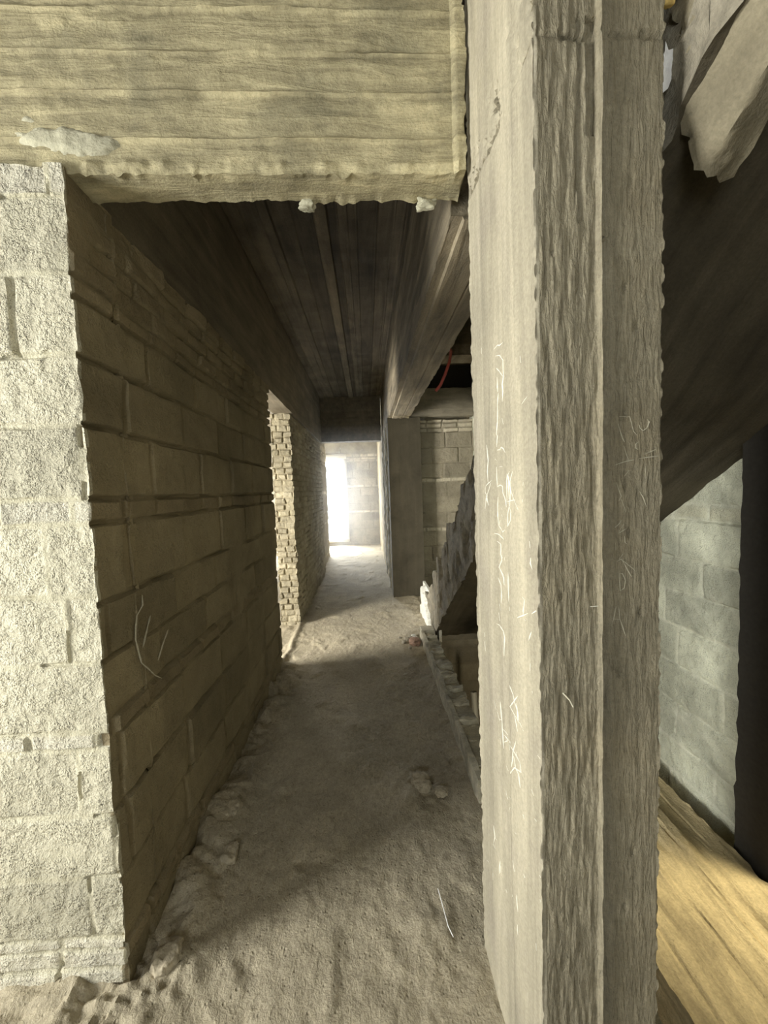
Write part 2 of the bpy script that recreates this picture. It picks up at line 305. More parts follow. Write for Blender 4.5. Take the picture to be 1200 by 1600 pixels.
def rough_box(name, xs, ys, zs, mat, seed, amp=.003, edge=.006, boards=None, ridge=.004, step=.003, maker=None, extra=None, parent=None, loc=(0, 0, 0), sharp=.7):
    """concrete member; boards = (axis across the boards, list of seam positions)"""
    P, N, Q = gbox(xs, ys, zs)
    h = amp * fbm(P, 6, seed, 3) + amp * .5 * fbm(P, 30, seed + 1, 2)
    tone = np.full(len(P), .5)
    if boards:
        for ax, seams in boards:
            s = np.array(seams); a = P[:, ax] + .004 * fbm(P, 2.5, seed + 5, 2); i = np.searchsorted(s, a)
            on = np.abs(N[:, ax]) < .6
            h = h + on * (hash1(i, seed + 6) - .5) * 2 * step
            tone = np.where(on, hash1(i, seed + 8), tone)
            dd = np.min(np.abs(a[:, None] - s[None]), 1)
            brk = sstep(fbm(P, 5, seed + 9, 3), -.4, .5)
            h = h + on * ridge * np.exp(-(dd / .004) ** 2) * (.25 + brk) - on * .3 * ridge * np.exp(-((dd - .01) / .006) ** 2)
    V = P + N * h[:, None]
    corner = (np.abs(N).max(1) < .9)
    r3 = np.stack([fbm(P, 22, seed + 41 + i, 3) for i in range(3)], 1)
    V = V + r3 * (np.where(corner, edge, amp * .5))[:, None]
    if extra is not None: V = extra(V, P, N)
    return mkmesh(name, V, Q, mat, dict(tone=tone), loc=loc, parent=parent, sharp=sharp)

def tube_path(pts, rad, n=8, cap=True):
    pts = [Vector(p) for p in pts]; V = []; Q = []
    for i, p in enumerate(pts):
        t = (pts[min(i + 1, len(pts) - 1)] - pts[max(i - 1, 0)]).normalized()
        a = t.orthogonal().normalized() if i == 0 else (a - t * a.dot(t)).normalized()
        b = t.cross(a); rr = rad[i] if isinstance(rad, (list, tuple)) else rad
        for k in range(n):
            an = 2 * math.pi * k / n; V.append(p + (a * math.cos(an) + b * math.sin(an)) * rr)
    for i in range(len(pts) - 1):
        for k in range(n):
            Q.append((i * n + k, i * n + (k + 1) % n, (i + 1) * n + (k + 1) % n, (i + 1) * n + k))
    if cap:
        for i in (0, len(pts) - 1):
            V.append(pts[i]); c = len(V) - 1
            for k in range(0, n, 2):
                q = (c, i * n + k, i * n + (k + 1) % n, i * n + (k + 2) % n)
                Q.append(q if i else q[::-1])
    return np.array([tuple(v) for v in V]), np.array(Q)
def join(parts):
    V = []; Q = []; o = 0
    for v, q in parts:
        V.append(np.asarray(v)); Q.append(np.asarray(q) + o); o += len(v)
    return np.concatenate(V), np.concatenate(Q)
def lump(c, r, seed, sub=3, squash=(1, 1, .7), jag=.35):
    """an irregular broken stone: a subdivided cube pushed to a noisy boulder"""
    n = 2 ** sub + 1; l = np.linspace(-1, 1, n)
    P, N, Q = gbox(l, l, l)
    D = P / np.linalg.norm(P, axis=1)[:, None]; base = .75 * D + .25 * P * .8
    k = 1 + jag * fbm(D + seed, 1.6, seed, 3)
    V = base * k[:, None] * r * np.array(squash)
    return V + np.array(c), Q

# ================================================================ THE ROOM SHELL
CF = [(-.1, 't'), (.02, 't'), (.08, 't'), (.142, 't'), (.185, 'b'), (.381, 'b'), (.572, 'b'), (.769, 't'), (.825, 'b'), (1.03, 'b'), (1.228, 'b'),
      (1.43, 't'), (1.503, 'b'), (1.708, 'b'), (1.904, 'b'), (2.12, 'b'), (2.318, 't'), (2.46, None)]
# wall with the bright end: its end faces the camera, its long side runs down the corridor
CS = [(-.1, 'b'), (.10, 't'), (.16, 'b'), (.36, 'b'), (.575, 'b'), (.79, 't'), (.855, 'b'), (1.03, 'b'), (1.20, 'b'),
      (1.43, 't'), (1.50, 'b'), (1.71, 'b'), (1.90, 'b'), (2.06, 't'), (2.12, 't'), (2.19, 't'), (2.26, 't'), (2.32, 't'), (2.46, None)]
P, N, Q = gbox(L(-3.4, .2, -1.5, .03, -1.2, .0042, -.78), L(1.10, .008, 1.30), L(-.05, .0045, 2.40))
h, tone, jm, th = brick_field(P[:, 0] + 40.17, P[:, 2], P, CF, (.39, .2), 3, amp=.004, groove=.010, flush=.75)
h2, tone2, jm2, th2 = brick_field(P[:, 1] + 40, P[:, 2], P, CS, (.40, .2), 9, amp=.006, groove=.016, flush=.35)
sd = np.abs(N[:, 0]) > .5
h, tone, jm, th = (np.where(sd, b_, a) for a, b_ in ((h, h2), (tone, tone2), (jm, jm2), (th, th2)))
V = P + N * h[:, None]; cm = np.abs(N).max(1) < .9
V += np.stack([fbm(P, 14, 50 + i, 3) for i in range(3)], 1) * np.where(cm, .009, .004)[:, None]
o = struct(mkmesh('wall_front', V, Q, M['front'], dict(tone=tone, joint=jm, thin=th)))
o.data.materials.append(M['side'])  # corridor face takes the shaded copy of the blocks
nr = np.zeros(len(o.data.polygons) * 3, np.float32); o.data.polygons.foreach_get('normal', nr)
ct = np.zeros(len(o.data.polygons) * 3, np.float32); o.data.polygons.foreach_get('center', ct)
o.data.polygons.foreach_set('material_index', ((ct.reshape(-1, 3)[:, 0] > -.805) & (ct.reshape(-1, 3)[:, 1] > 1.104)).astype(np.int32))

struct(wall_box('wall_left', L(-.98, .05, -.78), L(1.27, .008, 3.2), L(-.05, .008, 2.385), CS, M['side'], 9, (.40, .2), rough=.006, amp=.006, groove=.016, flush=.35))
CT = [(-.1 + .067 * i, 't' if i % 5 else 'b') for i in range(39)] + [(2.6, None)]
struct(wall_box('wall_left', L(-1.03, .008, -.815), L(4.25, .012, 5.0, .03, 7.0), L(-.05, .008, 2.385), CT, M['doorwall'], 12, (.13, .11), rough=.012, amp=.011, groove=.016))
struct(wall_box('wall_left', L(-1.1, .03, -.90), L(7.2, .02, 8.65), L(-.05, .03, 2.9), CS, M['back'], 14, (.4, .2), rough=.008))
CB = [(-.3, 'b'), (-.17, 'b'), (.03, 'b'), (.24, 'b'), (.45, 'b'), (.66, 'b'), (.87, 't'), (.935, 'b'), (1.145, 'b'), (1.36, 'b'), (1.57, 't'), (1.635, 'b'), (1.845, 'b'), (2.06, 'b'),
      (2.27, 't'), (2.335, 't'), (2.40, 't'), (2.5, None)]
struct(wall_box('wall_back', L(.70, .012, 1.56), L(5.32, .1, 5.52), L(-.3, .012, 2.44), CB, M['back'], 21, (.38, .22), rough=.007, amp=.004, groove=.012, flush=.4))
CR = [(-2.8, 'b')] + [(-2.6 + .2 * i, 'b') for i in range(13)] + [(.0, 'b'), (.16, 'b'), (.36, 'b'), (.56, 'b'), (.765, 'b'), (.94, 'b'), (1.11, 'b'), (1.30, 't'), (1.375, 'b'), (1.58, 'b'), (1.8, 'b'), (2, 'b'), (2.2, 'b'), (2.4, 'b'), (2.6, 'b'), (2.8, 'b'), (3.0, 'b'), (3.4, None)]
struct(wall_box('wall_right', L(1.53, .1, 1.73), L(1.41, .008, 2.7, .05, 5.5), L(-2.8, .2, -.4, .01, 2.0, .1, 3.2), CR, M['right'], 31, (.42, .2), rough=.006, amp=.005, groove=.006, flush=.7))
# near room behind and left of the camera
def cbox(name, a, b, mat, st=.3):
    xs, ys, zs = (np.linspace(a[i], b[i], max(2, int((b[i] - a[i]) / st) + 1)) for i in range(3))
    return mkmesh(name, *[gbox(xs, ys, zs)[k] for k in (0, 2)], mat, dict(tone=np.full(len(gbox(xs, ys, zs)[0]), .5), joint=np.zeros(len(gbox(xs, ys, zs)[0])), thin=np.zeros(len(gbox(xs, ys, zs)[0]))))
struct(cbox('wall_right', (1.53, -2.7, -2.8), (1.73, .2, 3.2), M['plainwall']))
struct(cbox('wall_right', (1.53, .2, 2.2), (1.73, 1.385, 3.2), M['plainwall']))
struct(cbox('wall_right', (1.53, .2, -2.8), (1.73, 1.385, -.3), M['plainwall']))
# added near-black room behind the opening, stands in for the dark at right
for a_, b_ in (((3.0, -.6, -.3), (3.1, 2.2, 3.2)), ((1.73, 2.1, -.3), (3.0, 2.2, 3.2)), ((1.73, -.6, -.3), (3.0, -.5, 3.2))): struct(cbox('wall_right', a_, b_, M['shade_dark']))  # walls of the added dark room
struct(cbox('floor', (1.73, -.6, -.4), (3.1, 2.2, -.3), M['shade_dark'])); struct(cbox('ceiling', (1.73, -.6, 3.2), (3.1, 2.2, 3.3), M['shade_dark']))  # floor and ceiling of the added dark room
struct(rough_box('shade_post', L(1.455, .02, 1.56), L(1.24, .03, 1.405), L(-.3, .03, 2.0), M['shade_dark'], 33))  # added near-black post, stands in for the shade at the right edge
def wall_with_hole(name, ax, pos, th, lo, hi, hole, z1, mat):
    """plain wall at pos on axis ax (0: plane of constant x) running lo..hi with one opening hole=(a,b,za,zb)"""
    a, b, za, zb = hole; parts = []
    for (p, q, r0, r1) in ((lo, a, 0, z1), (b, hi, 0, z1), (a, b, 0, za), (a, b, zb, z1)):
        if q - p < .01 or r1 - r0 < .01: continue
        A, B = (([pos, p, r0], [pos + th, q, r1]) if ax == 0 else ([p, pos, r0], [q, pos + th, r1]))
        g = gbox(*(np.linspace(A[i], B[i], 4) for i in range(3))); parts.append((g[0], g[2]))
    V, Q = join(parts); z = np.zeros(len(V))
    return struct(mkmesh(name, V, Q, mat, dict(tone=z + .5, joint=z, thin=z)))
wall_with_hole('wall_left', 0, -3.2, .2, -2.7, 1.1, (-.35, .6, .55, 2.55), 3.2, M['plainwall'])
wall_with_hole('wall_left', 0, -3.2, .2, 1.3, 7.0, (2.0, 3.1, .7, 2.3), 3.2, M['back'])
wall_with_hole('wall_left', 0, -3.6, .2, 7.2, 10.6, (8.2, 9.8, .6, 2.4), 3.2, M['back'])
wall_with_hole('wall_near', 1, -2.5, .2, -3.2, 1.7, (-1.6, -.2, .85, 2.55), 3.2, M['plainwall'])
# far wall with the tall bright opening
def wall_end():
    parts = []; at = []
    for a, b, za, zb in ((-3.6, -1.75, 0, 3.2), (-.68, 1.7, 0, 3.2), (-1.75, -.68, 0, .17), (-1.75, -.68, 2.40, 3.2)):
        st = .025 if a == -.68 else .12
        P, N, Q = gbox(L(a, st, b), L(10.4, .2, 10.6), L(za, st, zb))
        h, t, j, k = brick_field(P[:, 0] + 40, P[:, 2], P, CB, (.36, .2), 61, amp=.008, groove=.012)
        parts.append((P + N * h[:, None] * .8, Q)); at.append((t, j, k))
    V, Q = join(parts)
    return mkmesh('wall_end', V, Q, M['back'], {n_: np.concatenate([a[i] for a in at]) for i, n_ in enumerate(('tone', 'joint', 'thin'))})
struct(wall_end())
# window frame, sill and pane in the far opening
def boxv(a, b):
    V = np.array([(x, y, z) for x in (a[0], b[0]) for y in (a[1], b[1]) for z in (a[2], b[2])], float)
    Q = np.array([(0, 1, 3, 2), (4, 6, 7, 5), (0, 4, 5, 1), (2, 3, 7, 6), (0, 2, 6, 4), (1, 5, 7, 3)]); return V, Q
win = struct(mkmesh('window_1', *join([boxv((-1.80, 10.34, .10), (-.52, 10.46, .17)), boxv((-1.80, 10.34, 2.36), (-.52, 10.46, 2.50)),
     boxv((-.66, 10.34, .17), (-.52, 10.46, 2.36)), boxv((-1.80, 10.34, .17), (-1.68, 10.46, 2.36)), boxv((-.70, 10.42, .17), (-.66, 10.47, 2.36)), boxv((-1.68, 10.42, 2.31), (-.70, 10.47, 2.36))]), M['frame'], smooth=False))
gm, nt, b = nodes('clear_pane')
tr = N_(nt, 'ShaderNodeBsdfTransparent'); gl = N_(nt, 'ShaderNodeBsdfGlossy'); gl.inputs['Roughness'].default_value = .05
mx = N_(nt, 'ShaderNodeMixShader'); mx.inputs[0].default_value = .05
nt.links.new(tr.outputs[0], mx.inputs[1]); nt.links.new(gl.outputs[0], mx.inputs[2]); nt.links.new(mx.outputs[0], [n for n in nt.nodes if n.type == 'OUTPUT_MATERIAL'][0].inputs[0])
o = mkmesh('window_pane', *boxv((-1.69, 10.44, .17), (-.69, 10.448, 2.33)), gm, smooth=False, parent=win)

# floor
def floor_h(P):
    x, y = P[:, 0], P[:, 1]
    near = sstep(y, 2.2, .9)
    a = .6; W = np.stack([x * math.cos(a) + y * math.sin(a) + .05 * fbm(P, 6, 79, 2), -x * math.sin(a) + y * math.cos(a) + .05 * fbm(P, 5, 80, 2), x * 0], 1)
    h = .010 * fbm(P, 2.2, 70, 3) + .0085 * fbm(W, (17, 10, 1), 71, 4) * (.45 + .7 * near) + .0035 * fbm(W, 46, 72, 2)
    h += .016 * np.clip(fbm(P, 6.5, 73, 3) - .25, 0, 1) * 2
    # crumbs and a mortar heap against the foot of the left wall
    edge = sstep(x, -.50, -.80); h += edge * (.045 + .075 * fbm(W, 11, 74, 4)) * sstep(y, 4.4, 3.6) * (1 - .8 * sstep(y, 3.15, 3.3))
    h += .035 * np.exp(-((x - .22) / .09) ** 2 - ((y - 1.78) / .13) ** 2) * (.6 + fbm(P, 22, 75, 2))
    h += .02 * sstep(x, .36, .60) * (.7 + fbm(P, 12, 76, 3)) * sstep(y, 1.3, 1.8)
    h += .03 * np.exp(-((x - .38) / .12) ** 2 - ((P[:, 1] - 3.7) / .2) ** 2)
    # ridge across the side doorway
    h += .022 * np.exp(-((x + .80 + .03 * fbm(P, 4, 77, 2)) / .03) ** 2) * sstep(y, 3.1, 3.2) * sstep(y, 4.5, 4.3)
    return h
P, N, Q = gbox(L(-4.2, .2, -1.2, .03, -.95, .008, .635), L(-2.7, .2, .6, .05, .8, .008, 3.0, .014, 5.2, .03, 10.7), L(-.2, .2, 0))
h = floor_h(P) * (N[:, 2] > .5); V = P.copy(); V[:, 2] += h
V[:, 0] += (P[:, 0] > .62) * .006 * fbm(P, 14, 78, 3)
struct(mkmesh('floor', V, Q, M['floor'], dict(tone=h * 0 + .5)))
P, N, Q = gbox(L(.637, .03, 1.56), L(4.0, .03, 5.6), L(-.2, .2, 0)); V = P.copy(); V[:, 2] += floor_h(P + [0, 0, 0]) * (N[:, 2] > .5) * .5
struct(mkmesh('floor', V, Q, M['floor'], dict(tone=P[:, 0] * 0 + .5)))
struct(cbox('floor', (.4, -2.7, -2.9), (1.73, 6, -2.8), M['floor']))
struct(cbox('wall_stair', (.45, -2.7, -2.8), (.57, 4.1, -.2), M['back']))
struct(cbox('wall_stair', (.57, -2.7, -2.8), (1.53, -2.5, 0), M['back']))
struct(cbox('floor', (.636, -2.7, -.2), (1.53, -.65, 0), M['floor']))
# ceiling: board marks run down the corridor
random.seed(4)
seams = [-.78]
while seams[-1] < .31: seams.append(seams[-1] + random.choice((.06, .085, .11, .13)))
def ceil_extra(V, P, N):
    s = np.array(seams); i = np.searchsorted(s, P[:, 0]); low = N[:, 2] < -.5
    V[:, 2] -= low * (hash1(i, 91) > .72) * .014
    for yy in (2.95, 4.2, 4.9): V[:, 2] += low * .01 * np.exp(-((P[:, 1] - yy - .15 * (hash1(i, 92) - .5)) / .008) ** 2)
    return V
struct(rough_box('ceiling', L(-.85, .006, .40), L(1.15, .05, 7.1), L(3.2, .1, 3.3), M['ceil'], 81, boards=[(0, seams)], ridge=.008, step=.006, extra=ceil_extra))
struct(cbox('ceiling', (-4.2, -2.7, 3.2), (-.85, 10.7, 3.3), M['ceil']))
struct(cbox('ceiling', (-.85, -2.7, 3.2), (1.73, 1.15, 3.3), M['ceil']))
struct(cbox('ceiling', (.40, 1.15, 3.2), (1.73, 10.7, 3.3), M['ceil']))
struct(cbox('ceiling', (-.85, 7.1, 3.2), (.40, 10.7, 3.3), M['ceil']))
# right side of the far corridor: a wall with a doorway opening, its added white corner strips stand in for light on the jambs
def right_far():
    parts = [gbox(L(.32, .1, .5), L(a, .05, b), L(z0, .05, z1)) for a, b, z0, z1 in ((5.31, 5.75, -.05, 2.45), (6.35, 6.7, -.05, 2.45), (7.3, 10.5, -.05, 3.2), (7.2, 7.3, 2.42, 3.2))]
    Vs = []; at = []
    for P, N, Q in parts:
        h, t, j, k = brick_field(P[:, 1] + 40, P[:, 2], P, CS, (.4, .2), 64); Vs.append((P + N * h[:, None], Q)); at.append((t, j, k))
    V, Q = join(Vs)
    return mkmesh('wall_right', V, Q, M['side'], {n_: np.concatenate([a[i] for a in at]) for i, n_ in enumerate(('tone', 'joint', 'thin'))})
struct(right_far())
struct(cbox('wall_back', (.5, 5.36, 2.8), (1.6, 5.5, 3.2), M['shade_dark']))  # near-black colour stands in for the shade above the back beam
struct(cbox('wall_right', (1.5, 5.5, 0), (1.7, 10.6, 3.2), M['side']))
for yy in (5.75, 6.70):
    P, N, Q = gbox(L(.30, .02, .335), L(yy - .06, .02, yy), L(.0, .03, 2.42)); V = P + np.stack([fbm(P, 16, 66 + i, 2) for i in range(3)], 1) * .005
    struct(mkmesh('lit_edge_1' if yy < 6 else 'lit_edge_2', V, Q, M['white']))  # light on the doorway edges is put into this white colour
# the stairwell's inner wall below the landing edge
struct(wall_box('wall_stair', L(.62, .03, 1.53), L(3.92, .1, 4.1), L(-2.8, .3, -.9, .02, -.02), CR, M['back'], 36, (.3, .2), rough=.006))

# ================================================================ CONCRETE FRAME
# cross beam over the corridor mouth
def xb_extra(V, P, N):
    # drips of mortar and ragged fins along both lower edges
    low = (P[:, 2] < 2.40)
    fr = np.clip(fbm(P, (34, 3, 3), 101, 4), 0, 1)
    V[:, 2] -= low * fr * .022 * (np.abs(N[:, 1]) > .3)
    V[:, 2] -= low * .016 * np.exp(-((P[:, 0] + .13) / .018) ** 2) * (N[:, 1] > .3)
    V[:, 1] -= (N[:, 1] < -.3) * .012 * np.exp(-((P[:, 2] - 2.405) / .012) ** 2) * np.clip(fbm(P, (25, 3, 3), 103, 2) + .3, 0, 1)
    # the form step at the end against the pillar
    V[:, 1] -= (N[:, 1] < -.3) * .012 * sstep(P[:, 0], .28, .29)
    return V
xb = rough_box('cross_beam', L(-3.3, .2, -1.3, .006, .316), L(1.115, .02, 1.215), L(2.385, .006, 3.2), M['beam'], 100, amp=.004, edge=.010, boards=[(2, [2.475, 2.595, 2.70, 2.81, 2.93, 3.06])], ridge=.006, step=.004, extra=xb_extra, loc=(-.4, 1.16, 2.385))
tag(xb, 'wide board-marked concrete beam crossing above the corridor mouth, white plaster patch at its left', 'beam')
# white plaster patch at its left end
P, N, Q = gbox(L(-1.0, .006, -.55), L(1.098, .01, 1.118), L(2.42, .005, 2.545))
dx = (P[:, 0] + .775) / .175; dz = (P[:, 2] - 2.475 + .05 * (P[:, 0] + .775) - .008 * np.sin(P[:, 0] * 20)) / .042; k = np.sqrt(dx ** 2 + dz ** 2) + .6 * fbm(P, (16, 1, 30), 111, 4)
V = P.copy(); V[:, 1] += .010 + sstep(k, .55, 1.15) * .018 + .003 * fbm(P, 40, 112, 2)
child('plaster_patch', V, Q, M['patch'], xb)

for cx, cz, r_ in ((-.15, 2.372, .020), (.215, 2.374, .022), (.235, 2.39, .014)):
    V, Q = lump((cx, 1.212, cz), r_, int(130 + cx * 50), sub=3, squash=(1.3, .7, .8), jag=.6)
    child('mortar_chip', V, Q, M['patch'], xb, sharp=.6)
# beam along the left wall and beam along the right side
lb = rough_box('left_beam', L(-.99, .1, -.79), L(1.23, .03, 6.985), L(2.375, .012, 3.2), M['lbeam'], 120, boards=[(2, [2.5, 2.66, 2.8, 2.95, 3.08])], ridge=.004, step=.004, loc=(-.88, 4, 2.375))
tag(lb, 'dark concrete beam running along the top of the left block wall', 'beam')
def rb_extra(V, P, N):
    e = sstep(P[:, 1], 4.3, 4.55) * (P[:, 2] < 2.5)
    V[:, 2] += e * .02 * fbm(P, 20, 131, 2)
    bott = (N[:, 2] < -.3)
    V[:, 2] += bott * .012 * (P[:, 0] < .345)
    V[:, 0] += (N[:, 0] > .3) * (.012 * fbm(P, (3, 7, 3), 133, 3) - .05 * sstep(P[:, 1], 1.9, 4.6) * 0)
    V[:, 2] += bott * (np.abs(P[:, 0] - .46) < .004) * .008
    V[:, 0] += (N[:, 0] < -.3) * np.where(P[:, 2] < 2.47, -.014, 0)
    return V
rbm = rough_box('right_beam', L(.315, .006, .545), L(1.24, .02, 4.60), L(2.345, .012, 3.2), M['rbeam'], 130, boards=[(2, [2.47, 2.60, 2.74, 2.88, 3.05])], ridge=.006, step=.005, edge=.008, extra=rb_extra, loc=(.43, 3, 2.345))
tag(rbm, 'long concrete ceiling beam right of the corridor with a pale lower edge and seamed underside', 'beam')
rb2 = rough_box('far_corridor_beam', L(.322, .03, .50), L(4.625, .05, 7.2), L(2.46, .03, 3.2), M['rbeam'], 135, loc=(.41, 6, 2.46))
tag(rb2, 'pale far stretch of the right ceiling beam, over the slender edged openings', 'beam')
fl = rough_box('far_lintel', L(-.98, .02, .305), L(7.0, .05, 7.2), L(2.40, .02, 3.2), M['lbeam'], 140, boards=[(2, [2.52, 2.66, 2.8, 2.95, 3.1])], ridge=.005, loc=(-.4, 7.1, 2.4))
tag(fl, 'dark concrete lintel across the far end of the corridor above the bright opening', 'lintel')
bb = rough_box('stair_back_beam', L(.515, .03, 1.515), L(5.24, .05, 5.35), L(2.475, .015, 2.86), M['grey'], 143, boards=[(2, [2.58, 2.72])], ridge=.006, loc=(.9, 5.4, 2.44))
tag(bb, 'grey concrete beam on top of the block wall behind the stairs', 'beam')
lm = rough_box('landing_beam', L(.56, .03, 1.53), L(3.0, .05, 3.2), L(2.53, .015, 3.2), M['rbeam'], 146, boards=[(2, [2.61])], ridge=-.01, loc=(1.0, 3.1, 2.53))
tag(lm, 'short brown beam crossing the dark stairwell, beside the red conduit', 'beam')
clm = rough_box('concrete_column', L(.315, .02, .76), L(5.15, .05, 5.31), L(-.02, .03, 2.455), M['column'], 150, amp=.003, edge=.004, loc=(.53, 5.22, 0))
tag(clm, 'smooth dark grey concrete column at the end of the right beam, right of the corridor', 'column')

# the big foreground pillar
def pil_extra(V, P, N):
    x, y, z = P.T
    front = N[:, 1] < -.3; left = N[:, 0] < -.3
    fo = (N[:, 1] < -.3) & (np.abs(N[:, 0]) < .3)
    # wood grain pressed into the front
    g = fbm(P, (150, 150, 16), 160, 2); V[:, 1] -= fo * .0024 * g * (x < .45) + fo * .0008 * g * (x >= .45)
    # standing fin on the form seam, with an undercut shadow beside it
    xr = .446 + .0012 * fbm(P, (1, 1, 3), 161, 2)
    V[:, 1] -= fo * (.012 + .003 * fbm(P, (1, 1, 30), 174, 2)) * np.exp(-((x - xr) / .0020) ** 2)
    und = sstep(fbm(P, (1, 1, 4), 162, 3), -.35, .1)
    V[:, 1] += fo * .011 * und * sstep(x, .449, .452) * sstep(x, .470 + .004, .458) * (z < 1.95)
    # slots left by form strips at the top
    V[:, 1] += fo * .006 * ((x > .407) & (x < .424) & (z > 1.98) & (z < 2.33)) * sstep(x, .424, .408)
    V[:, 1] += fo * .009 * ((x > .424) & (x < .442) & (z > 2.13) & (z < 2.33))
    # ragged pour joint round the head, honeycombed on the left face
    jz = 2.295 + .085 * (y - .71) + .012 * fbm(P, 7, 163, 3)
    jm = np.exp(-((z - jz) / .006) ** 2); V[:, 1] += front * .012 * jm * (.4 + .6 * (fbm(P, 20, 164, 2) > -.1)); V[:, 0] += left * .012 * jm * (fbm(P, 18, 165, 2) > -.2)
    hc = np.exp(-((z - 2.37) / .05) ** 2) * np.clip(fbm(P, (28, 40, 40), 166, 3) - .12, 0, 1); V[:, 0] += left * .05 * hc
    # vertical board steps on the left face
    s = np.array([.79, .865, .955, 1.03]); i = np.searchsorted(s, y + .003 * fbm(P, (1, 1, 3), 167, 2)); lo = left & (np.abs(N[:, 1]) < .3)
    V[:, 0] += lo * (hash1(i, 168) - .5) * .007 + lo * .0012 * fbm(P, (60, 60, 5), 169, 2)
    # chipped arrises
    cr = (np.abs(N[:, 0]) > .3) & (np.abs(N[:, 1]) > .3)
    ch = np.clip(fbm(P, (50, 50, 48), 170, 3) + .05, -.2, 1) * .008
    V[:, 0] += cr * ch * np.where(N[:, 0] < 0, 1, -1.2); V[:, 1] += cr * ch * .7 * (N[:, 1] < 0)
    # nail holes and small pits on the front
    for px, pz in ((.508, 2.05), (.497, 1.86), (.5, 1.63), (.52, 1.79), (.507, 1.40), (.5, 1.49), (.49, 1.12), (.53, 1.24), (.515, .74), (.50, .62), (.37, 1.28), (.36, 1.93)):
        V[:, 1] += fo * .008 * np.exp(-(((x - px) / .0035) ** 2 + ((z - pz) / .006) ** 2))
    # splayed foot where the pour spread
    V[:, 0] += left * .03 * sstep(z, .35, 0) * 0
    return V
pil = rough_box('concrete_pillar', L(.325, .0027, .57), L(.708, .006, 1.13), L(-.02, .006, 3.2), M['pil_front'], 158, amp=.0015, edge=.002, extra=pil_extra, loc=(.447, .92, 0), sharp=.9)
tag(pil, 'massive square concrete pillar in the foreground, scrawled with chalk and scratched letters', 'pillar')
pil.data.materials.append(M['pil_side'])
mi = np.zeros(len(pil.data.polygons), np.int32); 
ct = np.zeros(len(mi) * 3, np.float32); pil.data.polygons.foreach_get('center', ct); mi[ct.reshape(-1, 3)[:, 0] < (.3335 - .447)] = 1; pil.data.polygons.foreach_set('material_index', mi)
def strokes(data, plane, rad, n=5):
    parts = []
    for st in data:
        pts = [(-.0005 + plane[1], a, b) if plane[0] == 'x' else (a, plane[1], b) for a, b in st]
        if len(pts) < 2: continue
        # resample so that the line follows a hand's wobble
        fine = []
        for (p, q) in zip(pts[:-1], pts[1:]):
            p, q = np.array(p), np.array(q); k = max(1, int(np.linalg.norm(q - p) / .012))
            for i in range(k): fine.append(p + (q - p) * i / k)
        fine.append(np.array(pts[-1])); rr = [rad * (.55 + .9 * random.random()) for _ in fine]; rr[0] = rr[-1] = rad * .4
        parts.append(tube_path([tuple(v) for v in fine], rr, n))
    return join(parts)
def snap(V, base, off, side):
    """lay stroke vertices on the displaced pillar surface"""
    from mathutils.bvhtree import BVHTree
    bv = BVHTree.FromPolygons([tuple(v.co) for v in base.data.vertices], [tuple(p.vertices) for p in base.data.polygons])
    L0 = np.array(base.location); out = V.copy()
    for i, v in enumerate(V):
        q = Vector(v - L0); d = Vector((1, 0, 0)) if side == 'x' else Vector((0, 1, 0))
        hit = bv.ray_cast(q - d * .1, d)
        if hit[0] is not None:
            if side == 'x': out[i, 0] += hit[0].x + L0[0] - off
            else: out[i, 1] += hit[0].y + L0[1] - off
    return out
V, Q = strokes(CHALK, ('x', .3245), .0013); V = snap(V, pil, .3245, 'x')
o = child('chalk_writing', V, Q, M['chalk'], pil); o['label'] = 'white chalk scrawl down the lit face'
V, Q = strokes(SCRATCH, ('y', .708), .0009); V = snap(V, pil, .708, 'y')
o = child('scratched_letters', V, Q, M['scratch'], pil); o['label'] = 'pale letters scratched into the dark face'

V, Q = strokes(TRACE, ('x', -.779), .0022); V[:, 0] += .006
o = mkmesh('cement_trace', V, Q, M['scratch']); wl = bpy.data.objects['wall_left']; o.parent = wl
# ================================================================ STAIRS
SL = .70
def zs_(y): return .15 + SL * (3.5 - y) + .09 * float(sstep(np.array(1.25 - y), 0, .35))       # underside of the flight
def flight():
    prof = [(3.72, 0.0)]; y = 4.42; z = 0.0; top = [(4.42, 0.0)]
    while y > -.3:
        z += .175; top.append((y, z)); y -= .25; top.append((y, z))
    return prof, top
prof, top = flight()
ys = np.arange(3.70, -.5, -.02)
# side profile sampled so the broken step edges can be rough
tp = []
for (a, b) in zip(top[:-1], top[1:]):
    k = max(1, int(max(abs(a[0] - b[0]), abs(a[1] - b[1])) / .02))
    for i in range(k): tp.append((a[0] + (b[0] - a[0]) * i / k, a[1] + (b[1] - a[1]) * i / k))
tp.append(top[-1]); tp = np.array(tp)
tp = tp[tp[:, 0] >= -.5]
line = .06 + SL * (4.42 - tp[:, 0]); tp[:, 1] = np.where(tp[:, 0] < 4.41, line + (tp[:, 1] - line) * (.35 + .5 * (hash1(np.floor(tp[:, 0] / .25), 5) > .45)), tp[:, 1])
sec = []
for (ty, tz) in tp:
    # matching point below, measured square to the slope
    by = min(ty, 3.71) if tz > .01 else 3.71; sec.append(((ty, tz), (by, max(0.0, zs_(by)))))
xs = L(.615, .02, .70, .04, 1.53); nx = len(xs)
Vt = []; 
for (t, b_) in sec:
    nl = 16
    for j in range(nl + 1):
        k = j / nl; Vt.append((t[0] + (b_[0] - t[0]) * k, t[1] + (b_[1] - t[1]) * k))
Vt = np.array(Vt); ns, nl1 = len(sec), 17
V = np.array([(x, a, b_) for x in xs for (a, b_) in Vt]); NL = ns * nl1
Q = []
g = lambda ix, s, j: ix * NL + s * nl1 + j
